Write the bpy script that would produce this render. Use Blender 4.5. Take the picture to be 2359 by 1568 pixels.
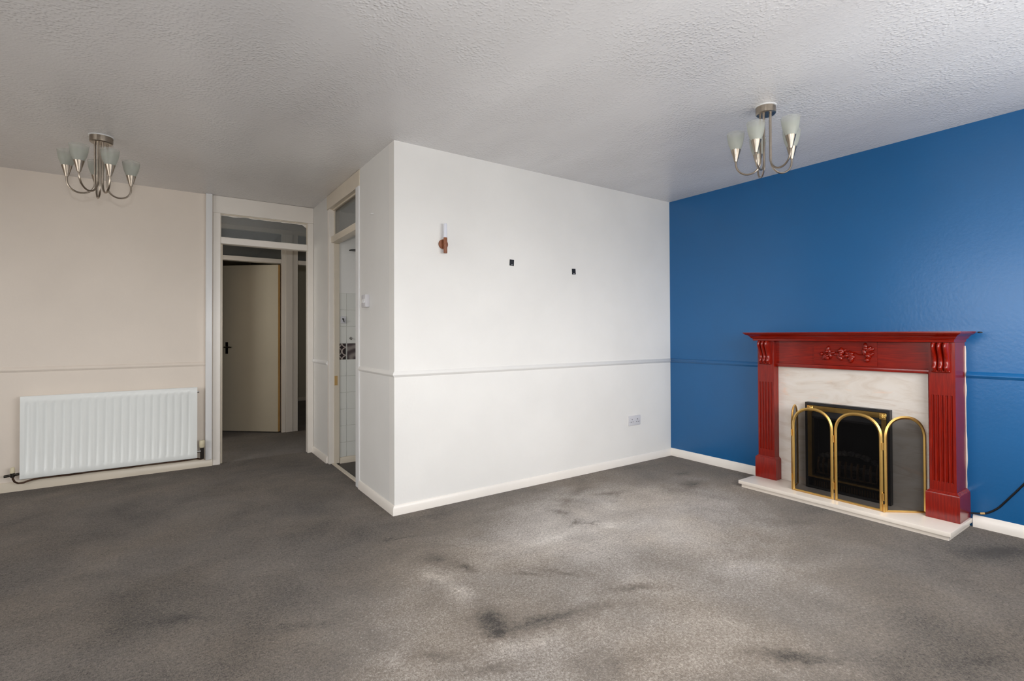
import bpy, bmesh, math, random
from mathutils import Vector, Matrix, noise

# ------------------------------------------------------------------ clean
for _o in list(bpy.data.objects):
    bpy.data.objects.remove(_o)
S = bpy.context.scene
COL = S.collection
PI = math.pi

# ------------------------------------------------------------------ camera
F_PX, YAW, PITCH, ROLL, CAM_H = 1180.05, 0.6316, 0.0106, -0.0042, 1.151
cd = bpy.data.cameras.new('camera')
cd.sensor_width = 36.0
cd.sensor_fit = 'HORIZONTAL'
cd.lens = F_PX / 2359 * 36
cd.shift_x = -60.47 / 2359
cd.shift_y = -27.43 / 2359
cd.clip_start = 0.05
cam = bpy.data.objects.new('camera', cd)
COL.objects.link(cam)
fw = Vector((math.sin(YAW) * math.cos(PITCH), math.cos(YAW) * math.cos(PITCH), math.sin(PITCH)))
r0 = Vector((math.cos(YAW), -math.sin(YAW), 0))
u0 = r0.cross(fw)
rt = math.cos(ROLL) * r0 + math.sin(ROLL) * u0
up = -math.sin(ROLL) * r0 + math.cos(ROLL) * u0
cam.matrix_world = Matrix(((rt.x, up.x, -fw.x, 0), (rt.y, up.y, -fw.y, 0), (rt.z, up.z, -fw.z, CAM_H), (0, 0, 0, 1)))
S.camera = cam

# ------------------------------------------------------------------ world: bright overcast sky, paler ground
W = bpy.data.worlds.new('overcast_sky')
S.world = W
W.use_nodes = True
wn, wl = W.node_tree.nodes, W.node_tree.links
wn.clear()
wo = wn.new('ShaderNodeOutputWorld')
wb = wn.new('ShaderNodeBackground')
wb.inputs['Strength'].default_value = 9.5
wt = wn.new('ShaderNodeTexCoord')
ws = wn.new('ShaderNodeSeparateXYZ')
wr = wn.new('ShaderNodeValToRGB')
wm = wn.new('ShaderNodeMapRange')
wm.inputs['From Min'].default_value = -1
wm.inputs['From Max'].default_value = 1
wl.new(wt.outputs['Generated'], ws.inputs[0])
wl.new(ws.outputs['Z'], wm.inputs['Value'])
wl.new(wm.outputs[0], wr.inputs[0])
wr.color_ramp.elements[0].position = 0.47
wr.color_ramp.elements[0].color = (0.45, 0.448, 0.44, 1)
wr.color_ramp.elements[1].position = 0.53
wr.color_ramp.elements[1].color = (1.0, 1.0, 1.0, 1)
wl.new(wr.outputs[0], wb.inputs['Color'])
wl.new(wb.outputs[0], wo.inputs[0])


def area(name, loc, direction, sx, sy, power, color=(1, 1, 1)):
    l = bpy.data.lights.new(name, 'AREA')
    l.shape = 'RECTANGLE'
    l.size, l.size_y = sx, sy
    l.energy = power
    l.color = color
    o = bpy.data.objects.new(name, l)
    COL.objects.link(o)
    o.location = loc
    o.rotation_euler = Vector(direction).to_track_quat('-Z', 'Y').to_euler()
    return o


# sky portals: they only steer samples to the openings of the windows
WX0, WX1, WZ0, WZ1, YR = 0.90, 3.55, 0.85, 2.15, -0.38     # main window beside and behind the camera
pl = area('window_portal', ((WX0 + WX1) / 2, YR - 0.02, (WZ0 + WZ1) / 2), (0, 1, 0), WX1 - WX0, WZ1 - WZ0, 1)
pl.data.cycles.is_portal = True
SY0, SY1, SZ0, SZ1 = 0.60, 3.10, 1.0, 2.2                    # second window in the far left wall
pl = area('window_portal', (-3.2 - .05, (SY0 + SY1) / 2, (SZ0 + SZ1) / 2), (1, 0, 0), SY1 - SY0, SZ1 - SZ0, 1)
pl.data.cycles.is_portal = True
# the photographer's flash, just above the lens (it throws the ceiling light's faint shadow on the wall)
area('camera_flash', (-0.03, -0.03, 1.37), (math.sin(YAW), math.cos(YAW), 0.0), 0.09, 0.06, 23)
# added fill lamps standing in for unseen kitchen, hall and bedroom windows
area('kitchen_fill', (3.72, 4.0, 1.15), (-1, 0.1, -0.1), 0.9, 1.0, 5, (0.95, 1, 1.05))
area('hall_fill', (-1.0, 6.1, 1.5), (1, 0.0, -0.05), 0.7, 0.9, 7.5, (1, 0.96, 0.88))
area('bedroom_fill', (3.7, 8.2, 1.5), (-1, 0.2, -0.1), 0.9, 1.0, 1.4, (1, 0.98, 0.9))

S.view_settings.view_transform = 'Standard'
S.view_settings.look = 'None'
S.view_settings.gamma = 1.0
S.view_settings.use_curve_mapping = False
S.view_settings.exposure = 0.0
S.cycles.use_denoising = True
S.cycles.max_bounces = 12
S.cycles.diffuse_bounces = 8
S.cycles.transparent_max_bounces = 16
S.cycles.sample_clamp_indirect = 8


# ------------------------------------------------------------------ materials
def lin(c):
    return tuple((v / 255 / 12.92 if v / 255 <= 0.04045 else ((v / 255 + 0.055) / 1.055) ** 2.4) for v in c) + (1,)


class M:
    """small node-graph helper round one Principled material"""

    def __init__(self, name, color=(0.8, 0.8, 0.8, 1), rough=0.5, metal=0.0, spec=0.5):
        self.m = bpy.data.materials.new(name)
        self.m.use_nodes = True
        self.n, self.l = self.m.node_tree.nodes, self.m.node_tree.links
        self.p = self.n['Principled BSDF']
        self.p.inputs['Base Color'].default_value = color
        self.p.inputs['Roughness'].default_value = rough
        self.p.inputs['Metallic'].default_value = metal
        self.p.inputs['Specular IOR Level'].default_value = spec
        self.tc = self.n.new('ShaderNodeTexCoord')

    def noise(self, scale, detail=4, rough=0.55, vec=None, stretch=None, distort=0.0):
        t = self.n.new('ShaderNodeTexNoise')
        t.inputs['Scale'].default_value = scale
        t.inputs['Detail'].default_value = detail
        t.inputs['Roughness'].default_value = rough
        t.inputs['Distortion'].default_value = distort
        v = vec or self.tc.outputs['Object']
        if stretch:
            mp = self.n.new('ShaderNodeMapping')
            mp.inputs['Scale'].default_value = stretch
            self.l.new(v, mp.inputs['Vector'])
            v = mp.outputs[0]
        self.l.new(v, t.inputs['Vector'])
        return t.outputs['Fac']

    def voronoi(self, scale, vec=None, feature='SMOOTH_F1'):
        t = self.n.new('ShaderNodeTexVoronoi')
        t.feature = feature
        t.inputs['Scale'].default_value = scale
        self.l.new(vec or self.tc.outputs['Object'], t.inputs['Vector'])
        return t.outputs['Distance']

    def ramp(self, fac, stops):
        r = self.n.new('ShaderNodeValToRGB')
        e = r.color_ramp.elements
        while len(e) < len(stops):
            e.new(0.5)
        for k, (pos, c) in enumerate(stops):
            e[k].position = pos
            e[k].color = c if len(c) == 4 else tuple(c) + (1,)
        self.l.new(fac, r.inputs[0])
        return r.outputs[0]

    def math(self, op, a, b=None, clamp=False):
        t = self.n.new('ShaderNodeMath')
        t.operation = op
        t.use_clamp = clamp
        for i, v in enumerate((a, b)):
            if v is None:
                continue
            if isinstance(v, (int, float)):
                t.inputs[i].default_value = v
            else:
                self.l.new(v, t.inputs[i])
        return t.outputs[0]

    def mix(self, fac, a, b, blend='MIX'):
        t = self.n.new('ShaderNodeMix')
        t.data_type = 'RGBA'
        t.blend_type = blend
        for sock, v in ((t.inputs[0], fac), (t.inputs[6], a), (t.inputs[7], b)):
            if isinstance(v, (int, float)):
                sock.default_value = v
            elif isinstance(v, tuple):
                sock.default_value = v
            else:
                self.l.new(v, sock)
        return t.outputs[2]

    def color(self, out):
        self.l.new(out, self.p.inputs['Base Color'])

    def bump(self, height, strength=0.3, dist=0.01, normal=None):
        b = self.n.new('ShaderNodeBump')
        b.inputs['Strength'].default_value = strength
        b.inputs['Distance'].default_value = dist
        self.l.new(height, b.inputs['Height'])
        if normal is not None:
            self.l.new(normal, b.inputs['Normal'])
        self.l.new(b.outputs[0], self.p.inputs['Normal'])
        return b.outputs[0]


def gray(v):
    return (v, v, v, 1)


def paint(name, rgb, rough=0.55, var=0.05, bump=0.12, spec=0.4):
    m = M(name, rough=rough, spec=spec)
    c = lin(rgb)
    d = tuple(v * (1 - var) for v in c[:3]) + (1,)
    m.color(m.ramp(m.noise(1.7, 5), [(0.35, d), (0.65, c)]))
    h = m.math('ADD', m.noise(55, 3), m.math('MULTIPLY', m.noise(3.5, 2), 1.2))
    m.bump(h, bump, 0.004)
    return m.m


MAT = {}
MAT['white_wall'] = paint('white_emulsion', (238, 236, 232))
MAT['passage_wall'] = paint('white_emulsion_passage', (232, 231, 228))
MAT['cream_wall'] = paint('magnolia_emulsion', (236, 225, 213))
MAT['blue_wall'] = paint('blue_emulsion', (8, 91, 147), rough=0.29, var=0.06, spec=0.6)
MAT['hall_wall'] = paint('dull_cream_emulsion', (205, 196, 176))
MAT['gloss'] = paint('cream_white_gloss', (244, 238, 230), rough=0.3, var=0.06, bump=0.06, spec=0.5)
MAT['gloss_cream'] = paint('yellowed_cream_gloss', (226, 215, 197), rough=0.3, var=0.1, bump=0.06, spec=0.5)
MAT['gloss_white'] = paint('clean_white_gloss', (236, 236, 236), rough=0.3, var=0.03, bump=0.04, spec=0.5)
MAT['plastic'] = paint('white_plastic', (212, 211, 215), rough=0.3, var=0.01, bump=0.0)
MAT['plastic_cream'] = paint('aged_cream_plastic', (222, 212, 182), rough=0.4, var=0.03, bump=0.0)
MAT['radiator'] = paint('radiator_enamel', (244, 247, 245), rough=0.28, var=0.02, bump=0.02)
MAT['bare_wood'] = paint('bare_stained_timber', (206, 168, 108), rough=0.6, var=0.15)
MAT['plaster'] = paint('chipped_bare_plaster', (228, 222, 212), rough=0.8, var=0.1, bump=0.4)
MAT['black'] = M('satin_black_enamel', lin((24, 24, 28)), 0.35).m
MAT['matt_black'] = M('matt_soot_black', lin((14, 13, 13)), 0.9, 0, 0.1).m
MAT['dark_hole'] = M('dark_recess', lin((20, 20, 20)), 0.8).m
MAT['rubber'] = M('black_cable_sheath', lin((14, 14, 17)), 0.45).m
MAT['kitchen_floor'] = paint('dark_kitchen_vinyl', (70, 64, 58), rough=0.5, var=0.3)
MAT['tile'] = paint('white_glazed_tile', (228, 228, 222), rough=0.15, var=0.02, bump=0.03, spec=0.6)
MAT['grout'] = paint('pale_grout', (226, 226, 220), rough=0.8)


def metal(name, rgb, rough, var=0.15):
    m = M(name, rough=rough, metal=1.0)
    c = lin(rgb)
    d = tuple(v * (1 - var) for v in c[:3]) + (1,)
    m.color(m.ramp(m.noise(40, 3), [(0.35, d), (0.7, c)]))
    return m.m


MAT['nickel'] = metal('brushed_nickel', (176, 164, 150), 0.3)
MAT['chrome'] = metal('chrome', (215, 215, 215), 0.12, 0.03)
MAT['brass'] = metal('polished_brass', (232, 190, 112), 0.34, 0.06)
MAT['dull_brass'] = metal('dull_antique_brass', (150, 122, 72), 0.38)
MAT['copper'] = metal('tarnished_copper', (106, 82, 68), 0.5, 0.4)
MAT['old_metal'] = metal('dark_tarnished_metal', (70, 66, 62), 0.4)


def mahogany(name, stretch):
    m = M(name, rough=0.24, spec=0.35)
    g = m.noise(14, 5, 0.55, stretch=stretch, distort=0.25)
    m.color(m.ramp(g, [(0.25, lin((100, 11, 2))), (0.5, lin((124, 16, 2))), (0.8, lin((146, 25, 3)))]))
    m.p.inputs['Coat Weight'].default_value = 0.22
    m.p.inputs['Coat Roughness'].default_value = 0.1
    return m.m


MAT['mahogany'] = mahogany('red_mahogany', (9, 9, .7))
MAT['mahogany_h'] = mahogany('red_mahogany_lengthwise', (9, .7, 9))


def brown_wood():
    m = M('walnut_brown_wood', rough=0.45)
    g = m.noise(60, 5, stretch=(8, 8, 1))
    m.color(m.ramp(g, [(0.3, lin((104, 58, 36))), (0.7, lin((160, 98, 62)))]))
    return m.m


MAT['walnut'] = brown_wood()


def marble():
    m = M('cream_pink_marble', rough=0.22, spec=0.5)
    a = m.noise(3.2, 7, 0.62, stretch=(1, 0.9, 3.2), distort=1.1)
    b = m.noise(2.1, 6, 0.6, stretch=(1, 0.6, 4.5), distort=1.6)
    base = m.ramp(a, [(0.32, lin((204, 192, 180))), (0.5, lin((217, 209, 200))), (0.7, lin((222, 216, 210)))])
    vein = m.ramp(b, [(0.56, gray(0)), (0.62, gray(0.35)), (0.66, gray(0.1)), (0.72, gray(0.0))])
    pink = m.ramp(m.noise(6, 4, stretch=(1, 1, 3), distort=0.8), [(0.6, gray(0)), (0.75, gray(0.5))])
    c = m.mix(vein, base, lin((186, 164, 146)))
    c = m.mix(pink, c, lin((228, 190, 164)))
    m.color(c)
    return m.m


MAT['marble'] = marble()
MAT['marble_lit'] = paint('lit_cream_marble', (246, 236, 224), rough=0.25, var=0.12, bump=0.0, spec=0.5)  # same marble lightened: stronger light on the hearth put into the colour


def ceiling_mat():
    m = M('artex_stipple_ceiling', rough=0.27, spec=0.5)
    big = m.noise(1.1, 4, 0.5, stretch=(1.4, 0.5, 1))
    c = m.ramp(big, [(0.3, lin((222, 220, 220))), (0.7, lin((240, 239, 239)))])
    m.color(c)
    v = m.voronoi(80)
    dots = m.ramp(v, [(0.12, gray(1)), (0.5, gray(0))])
    patch = m.ramp(m.noise(2.6, 4), [(0.36, gray(0.25)), (0.62, gray(1))])
    h = m.math('MULTIPLY', dots, patch)
    h = m.math('ADD', h, m.math('MULTIPLY', m.noise(160, 3), 0.35))
    b1 = m.bump(m.noise(1.5, 3, stretch=(1.2, 0.5, 1)), 0.25, 0.03)
    m.bump(h, 0.5, 0.0042, b1)
    return m.m


MAT['ceiling'] = ceiling_mat()

# worn and stained patches of the carpet: x, y, half length, half width, turn, strength (dark < 0 < pale)
STAINS = [
    (1.075, 1.80, .16, .075, 1.37, -.9), (1.055, 1.71, .07, .06, 0, -.7), (1.24, 1.665, .24, .06, -.25, -.85),
    (1.72, 1.625, .15, .05, -.45, -.65), (1.50, 1.60, .20, .05, -.4, -.3), (1.13, 2.42, .14, .085, -1.1, -.6), (1.21, 2.26, .08, .035, -1.3, -.9),
    (1.05, 2.28, .12, .06, -1.2, .8), (1.065, 2.06, .20, .07, 1.57, .8), (1.14, 1.56, .20, .06, -.2, .6),
    (1.02, 1.62, .08, .05, -1.1, .5), (2.04, 2.39, .07, .03, .4, -.9), (2.11, 2.34, .06, .025, -.3, -.6),
    (2.07, 2.60, .04, .10, .4, -.6), (2.46, 2.86, .12, .05, .3, -.6), (2.60, 2.68, .16, .05, -.3, -.55),
    (3.26, 2.47, .14, .09, .2, -.75), (3.45, 2.72, .10, .06, .2, -.55), (2.25, 2.75, .10, .05, .8, -.4),
    (1.80, 2.30, .26, .08, .1, .55), (2.16, 2.24, .24, .06, .0, .6), (2.45, 2.5, .3, .12, .1, .35),
    (.80, 1.70, .12, .05, -.6, -.45), (.90, 1.54, .16, .05, -.4, -.5), (1.80, .96, .17, .06, -.8, -.85),
    (1.88, .80, .13, .05, -.7, .7), (1.69, .93, .12, .05, -.8, .4), (3.55, .74, .30, .09, -.5, -.6),
    (3.10, 1.60, .26, .09, -.6, -.3), (2.6, 1.5, .3, .12, -.5, .22), (1.11, 2.80, .10, .02, -.2, -.6),
    (1.02, 2.85, .05, .02, 0, -.5), (.45, 2.2, .16, .05, -.5, -.4), (.05, 2.55, .20, .06, -.6, -.4),
    (1.55, 1.95, .2, .03, -.9, -.4), (1.42, 2.02, .12, .025, -.8, -.5), (1.45, 3.05, .5, .10, 0, -.25),
    (.62, 1.8, .18, .08, -.5, .35), (1.35, 1.3, .3, .08, -.4, -.3), (2.3, .55, .2, .07, -.5, -.3),
]


# brighter floor light painted into the pile as pale pools: x, y, half length, half width, turn, strength
LIGHT_POOLS = [(1.85, 1.85, 1.75, 1.20, 0.15, .58), (2.7, 2.5, 1.5, .95, -.15, .34)]


def carpet(name, base, stains=(), light_pools=()):
    m = M(name, rough=0.95, spec=0.1)
    m.p.inputs['Sheen Weight'].default_value = 0.15
    m.p.inputs['Sheen Roughness'].default_value = 0.5
    oc = m.tc.outputs['Object']
    # broken-up coordinates so that the patches have ragged edges
    wob = m.n.new('ShaderNodeTexNoise')
    wob.inputs['Scale'].default_value = 9
    wob.inputs['Detail'].default_value = 6
    wob.inputs['Roughness'].default_value = 0.7
    m.l.new(oc, wob.inputs['Vector'])
    vm = m.n.new('ShaderNodeVectorMath')
    vm.operation = 'MULTIPLY_ADD'
    vm.inputs[1].default_value = (0.16, 0.16, 0)
    m.l.new(wob.outputs['Color'], vm.inputs[0])
    m.l.new(oc, vm.inputs[2])
    vs = m.n.new('ShaderNodeVectorMath')
    vs.operation = 'SUBTRACT'
    vs.inputs[1].default_value = (0.08, 0.08, 0)
    m.l.new(vm.outputs[0], vs.inputs[0])
    wob2 = m.n.new('ShaderNodeTexNoise')
    wob2.inputs['Scale'].default_value = 38
    wob2.inputs['Detail'].default_value = 4
    m.l.new(oc, wob2.inputs['Vector'])
    vm2 = m.n.new('ShaderNodeVectorMath')
    vm2.operation = 'MULTIPLY_ADD'
    vm2.inputs[1].default_value = (0.07, 0.07, 0)
    m.l.new(wob2.outputs['Color'], vm2.inputs[0])
    m.l.new(vs.outputs[0], vm2.inputs[2])
    vs = m.n.new('ShaderNodeVectorMath')
    vs.operation = 'SUBTRACT'
    vs.inputs[1].default_value = (0.035, 0.035, 0)
    m.l.new(vm2.outputs[0], vs.inputs[0])
    acc = None
    for x, y, a, b, rot, s in stains:
        mp = m.n.new('ShaderNodeMapping')
        mp.vector_type = 'TEXTURE'
        mp.inputs['Location'].default_value = (x, y, 0)
        mp.inputs['Rotation'].default_value = (0, 0, rot)
        mp.inputs['Scale'].default_value = (a * 1.5, b * 1.5, 1)
        m.l.new(vs.outputs[0], mp.inputs['Vector'])
        g = m.n.new('ShaderNodeTexGradient')
        g.gradient_type = 'QUADRATIC_SPHERE'
        m.l.new(mp.outputs[0], g.inputs['Vector'])
        t = m.n.new('ShaderNodeMath')
        t.operation = 'MULTIPLY_ADD'
        t.inputs[1].default_value = s * (1.3 if s < 0 else .62)
        m.l.new(g.outputs['Fac'], t.inputs[0])
        if acc is None:
            t.inputs[2].default_value = 0
        else:
            m.l.new(acc, t.inputs[2])
        acc = t.outputs[0]
    pool = None
    for x, y, a, b, rot, s in light_pools:
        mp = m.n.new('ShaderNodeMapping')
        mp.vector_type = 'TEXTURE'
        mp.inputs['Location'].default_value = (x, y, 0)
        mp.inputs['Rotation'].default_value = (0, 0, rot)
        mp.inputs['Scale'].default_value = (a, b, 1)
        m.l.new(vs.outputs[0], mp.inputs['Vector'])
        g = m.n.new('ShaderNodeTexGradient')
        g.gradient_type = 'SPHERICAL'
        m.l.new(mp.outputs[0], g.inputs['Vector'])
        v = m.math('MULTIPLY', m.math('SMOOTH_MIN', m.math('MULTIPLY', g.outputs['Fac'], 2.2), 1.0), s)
        pool = v if pool is None else m.math('ADD', pool, v)
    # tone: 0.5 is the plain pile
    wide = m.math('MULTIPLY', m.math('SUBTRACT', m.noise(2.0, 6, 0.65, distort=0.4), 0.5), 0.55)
    tone = m.math('ADD', wide, 0.27 if light_pools else 0.5)  # base tone lowered round the painted pools of light
    if pool is not None:
        tone = m.math('ADD', tone, m.math('MULTIPLY', pool, 0.50))
    if acc is not None:
        tone = m.math('ADD', tone, m.math('MULTIPLY', m.math('MULTIPLY', acc, m.math('ADD', m.math('MULTIPLY', m.noise(22, 4, .7), 1.5), .25)), 0.36))
    fib = m.noise(230, 3, 0.8, stretch=(1, 0.55, 1), distort=0.8)
    clump = m.noise(75, 4, 0.75, distort=0.5)
    grain = m.math('ADD', m.math('MULTIPLY', m.math('SUBTRACT', fib, 0.5), 0.95), m.math('MULTIPLY', m.math('SUBTRACT', clump, 0.5), 0.62))
    tone = m.math('ADD', tone, grain)
    d, c, l = base
    col = m.ramp(tone, [(0.05, lin(d)), (0.5, lin(c)), (0.95, lin(l))])
    # some wool is warmer, some cooler
    warm = m.ramp(m.noise(1.3, 3), [(0.42, lin((150, 150, 154))), (0.6, lin((158, 148, 136)))])
    col = m.mix(0.35, col, m.mix(1.0, col, warm, 'OVERLAY'))
    m.color(col)
    h = m.math('ADD', m.math('MULTIPLY', fib, 0.8), m.math('MULTIPLY', clump, 1.0))
    m.bump(h, 0.6, 0.012)
    return m.m


MAT['carpet'] = carpet('worn_grey_carpet', ((62, 57, 52), (148, 138, 127), (240, 234, 227)), STAINS, LIGHT_POOLS)
MAT['hall_carpet'] = carpet('dark_hall_carpet', ((70, 66, 64), (128, 122, 117), (170, 165, 160)))


def glass_mat(name, rgb, rough, tr, spec=0.5):
    m = M(name, lin(rgb), rough, spec=spec)
    mx = m.n.new('ShaderNodeMixShader')
    t = m.n.new('ShaderNodeBsdfTransparent')
    mx.inputs[0].default_value = tr
    m.l.new(m.p.outputs[0], mx.inputs[1])
    m.l.new(t.outputs[0], mx.inputs[2])
    m.l.new(mx.outputs[0], m.n['Material Output'].inputs[0])
    return m.m


MAT['pane'] = glass_mat('dusty_transom_glass', (120, 124, 124), 0.08, 0.55)
MAT['mesh'] = glass_mat('fine_black_wire_mesh', (12, 11, 11), 0.8, 0.36, 0.05)


def frosted():
    m = M('frosted_glass', lin((214, 216, 208)), 0.4)
    tl = m.n.new('ShaderNodeBsdfTranslucent')
    tl.inputs[0].default_value = lin((214, 218, 210))
    a = m.n.new('ShaderNodeMixShader')
    a.inputs[0].default_value = 0.45
    m.l.new(m.p.outputs[0], a.inputs[1])
    m.l.new(tl.outputs[0], a.inputs[2])
    tr = m.n.new('ShaderNodeBsdfTransparent')
    b = m.n.new('ShaderNodeMixShader')
    uv = m.n.new('ShaderNodeAttribute')
    uv.attribute_name = 'clear'
    m.l.new(uv.outputs['Fac'], b.inputs[0])
    m.l.new(a.outputs[0], b.inputs[1])
    m.l.new(tr.outputs[0], b.inputs[2])
    m.l.new(b.outputs[0], m.n['Material Output'].inputs[0])
    return m.m


MAT['frosted'] = frosted()
MAT['tube_glass'] = glass_mat('milky_white_tube', (232, 234, 244), 0.3, 0.12)


def coal_mat():
    m = M('imitation_coal', rough=0.85)
    m.color(m.ramp(m.noise(30, 4), [(0.4, lin((22, 20, 20))), (0.7, lin((64, 56, 50)))]))
    return m.m


MAT['coal'] = coal_mat()
MAT['bar'] = metal('sooty_brass_bar', (78, 60, 42), 0.5, 0.4)


def motif_tile():
    """charcoal tile printed with pale crosses between arcs"""
    m = M('charcoal_motif_tile', rough=0.2)
    mp = m.n.new('ShaderNodeMapping')
    mp.inputs['Scale'].default_value = (1 / 0.073, 1, 1 / 0.073)
    m.l.new(m.tc.outputs['Object'], mp.inputs[0])
    fr = m.n.new('ShaderNodeVectorMath')
    fr.operation = 'FRACTION'
    m.l.new(mp.outputs[0], fr.inputs[0])
    sp = m.n.new('ShaderNodeSeparateXYZ')
    m.l.new(fr.outputs[0], sp.inputs[0])
    x = m.math('ABSOLUTE', m.math('SUBTRACT', sp.outputs[0], 0.5))
    z = m.math('ABSOLUTE', m.math('SUBTRACT', sp.outputs[2], 0.5))
    r = m.math('SQRT', m.math('ADD', m.math('POWER', m.math('SUBTRACT', x, 0.5), 2), m.math('POWER', m.math('SUBTRACT', z, 0.5), 2)))
    star = m.math('ADD', m.math('MULTIPLY', x, z), m.math('MULTIPLY', m.math('MAXIMUM', x, z), 0.06))
    petal = m.math('MULTIPLY', m.math('GREATER_THAN', r, 0.40), m.math('GREATER_THAN', star, 0.026))
    m.color(m.mix(petal, lin((44, 34, 36)), lin((176, 164, 158))))
    return m.m


def medallion_tile():
    """grey tile printed with a clouded dark medallion"""
    m = M('clouded_medallion_tile', rough=0.2)
    mp = m.n.new('ShaderNodeMapping')
    mp.inputs['Location'].default_value = (-0.02, 0, 0)
    mp.inputs['Scale'].default_value = (13, 13, 13)
    m.l.new(m.tc.outputs['Object'], mp.inputs[0])
    w = m.n.new('ShaderNodeTexWave')
    w.wave_type = 'RINGS'
    w.rings_direction = 'SPHERICAL'
    w.inputs['Scale'].default_value = 0.32
    w.inputs['Distortion'].default_value = 5.0
    w.inputs['Detail'].default_value = 3
    m.l.new(mp.outputs[0], w.inputs[0])
    m.color(m.ramp(w.outputs['Fac'], [(0.1, lin((78, 68, 70))), (0.55, lin((112, 102, 100))), (0.9, lin((140, 132, 128)))]))
    return m.m


MAT['motif'] = motif_tile()
MAT['medallion'] = medallion_tile()

# ------------------------------------------------------------------ geometry helpers
WLOC = {}


def bx(bm, lo, hi, bev=0.0, seg=1):
    x0, y0, z0 = lo
    x1, y1, z1 = hi
    vs = [bm.verts.new(p) for p in ((x0, y0, z0), (x1, y0, z0), (x1, y1, z0), (x0, y1, z0), (x0, y0, z1), (x1, y0, z1), (x1, y1, z1), (x0, y1, z1))]
    fs = [bm.faces.new([vs[i] for i in f]) for f in ((0, 3, 2, 1), (4, 5, 6, 7), (0, 1, 5, 4), (1, 2, 6, 5), (2, 3, 7, 6), (3, 0, 4, 7))]
    if bev > 0:
        es = set(e for f in fs for e in f.edges)
        bmesh.ops.bevel(bm, geom=list(es), offset=bev, segments=seg, affect='EDGES', profile=0.6)
    return bm


def B(lo, hi, bev=0.0, seg=1):
    return bx(bmesh.new(), lo, hi, bev, seg)


def loft(bm, rings, cap=True, closed=True):
    """quad skin through rings of equally many points"""
    rv = [[bm.verts.new(p) for p in r] for r in rings]
    n = len(rv[0])
    for a, b in zip(rv, rv[1:]):
        for i in range(n if closed else n - 1):
            j = (i + 1) % n
            bm.faces.new((a[i], a[j], b[j], b[i]))
    if cap and closed:
        bm.faces.new(list(reversed(rv[0])))
        bm.faces.new(rv[-1])
    return rv


def tube(bm, pts, r, n=10, cap=True, squash=None):
    """round tube along a polyline; squash = (axis vector, factor) flattens it"""
    pts = [Vector(p) for p in pts]
    rings = []
    prev = None
    for i, p in enumerate(pts):
        t = (pts[min(i + 1, len(pts) - 1)] - pts[max(i - 1, 0)]).normalized()
        if prev is None:
            a = Vector((0, 0, 1)) if abs(t.z) < 0.9 else Vector((1, 0, 0))
            prev = t.cross(a).normalized()
        nrm = (prev - t * prev.dot(t)).normalized()
        prev = nrm
        bn = t.cross(nrm)
        rr = r[i] if isinstance(r, (list, tuple)) else r
        ring = []
        for k in range(n):
            ang = 2 * PI * k / n
            off = (nrm * math.cos(ang) + bn * math.sin(ang)) * rr
            if squash:
                ax, fct = squash
                off = off - ax * (off.dot(ax) * (1 - fct))
            ring.append(p + off)
        rings.append(ring)
    loft(bm, rings, cap)
    return bm


def lathe(bm, prof, c, n=28, cap=True):
    """profile of (radius, z) turned about the vertical through c"""
    rings = [[(c[0] + r * math.cos(2 * PI * k / n), c[1] + r * math.sin(2 * PI * k / n), c[2] + z) for k in range(n)] for r, z in prof]
    loft(bm, rings, cap)
    return bm


def rect_rings(bm, spec):
    """stack of rectangles (x0, x1, y0, y1, z)"""
    loft(bm, [[(a, c, z), (b, c, z), (b, d, z), (a, d, z)] for a, b, c, d, z in spec])
    return bm


def obj(name, bm, mat, parent=None, origin=None, smooth=40):
    bmesh.ops.recalc_face_normals(bm, faces=bm.faces)
    if parent is not None:
        base = WLOC[parent.name]
        org = base if origin is None else Vector(origin)
    else:
        base = Vector((0, 0, 0))
        org = Vector(origin) if origin is not None else base
    bmesh.ops.translate(bm, verts=bm.verts, vec=-org)
    if smooth:
        lim = math.radians(smooth)
        for f in bm.faces:
            f.smooth = True
        for e in bm.edges:
            if len(e.link_faces) != 2 or e.calc_face_angle(0) > lim:
                e.smooth = False
    me = bpy.data.meshes.new(name)
    bm.to_mesh(me)
    bm.free()
    if mat is not None:
        me.materials.append(MAT[mat] if isinstance(mat, str) else mat)
    o = bpy.data.objects.new(name, me)
    COL.objects.link(o)
    if parent is not None:
        o.parent = parent
        o.location = org - base
    else:
        o.location = org
    WLOC[o.name] = org
    return o


def tag(o, label, cat, group=None):
    o['label'] = label
    o['category'] = cat
    if group:
        o['group'] = group
    return o


def thing(name, label, cat, loc, group=None):
    o = bpy.data.objects.new(name, None)
    o.empty_display_size = 0.1
    COL.objects.link(o)
    o.location = loc
    WLOC[o.name] = Vector(loc)
    return tag(o, label, cat, group)


def struct(name, bm, mat, parent=None, origin=None, smooth=40):
    o = obj(name, bm, mat, parent, origin, smooth)
    if parent is None:
        o['kind'] = 'structure'
    return o


def sroot(name, loc):
    o = bpy.data.objects.new(name, None)
    o.empty_display_size = 0.1
    COL.objects.link(o)
    o.location = loc
    WLOC[o.name] = Vector(loc)
    o['kind'] = 'structure'
    return o


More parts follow.
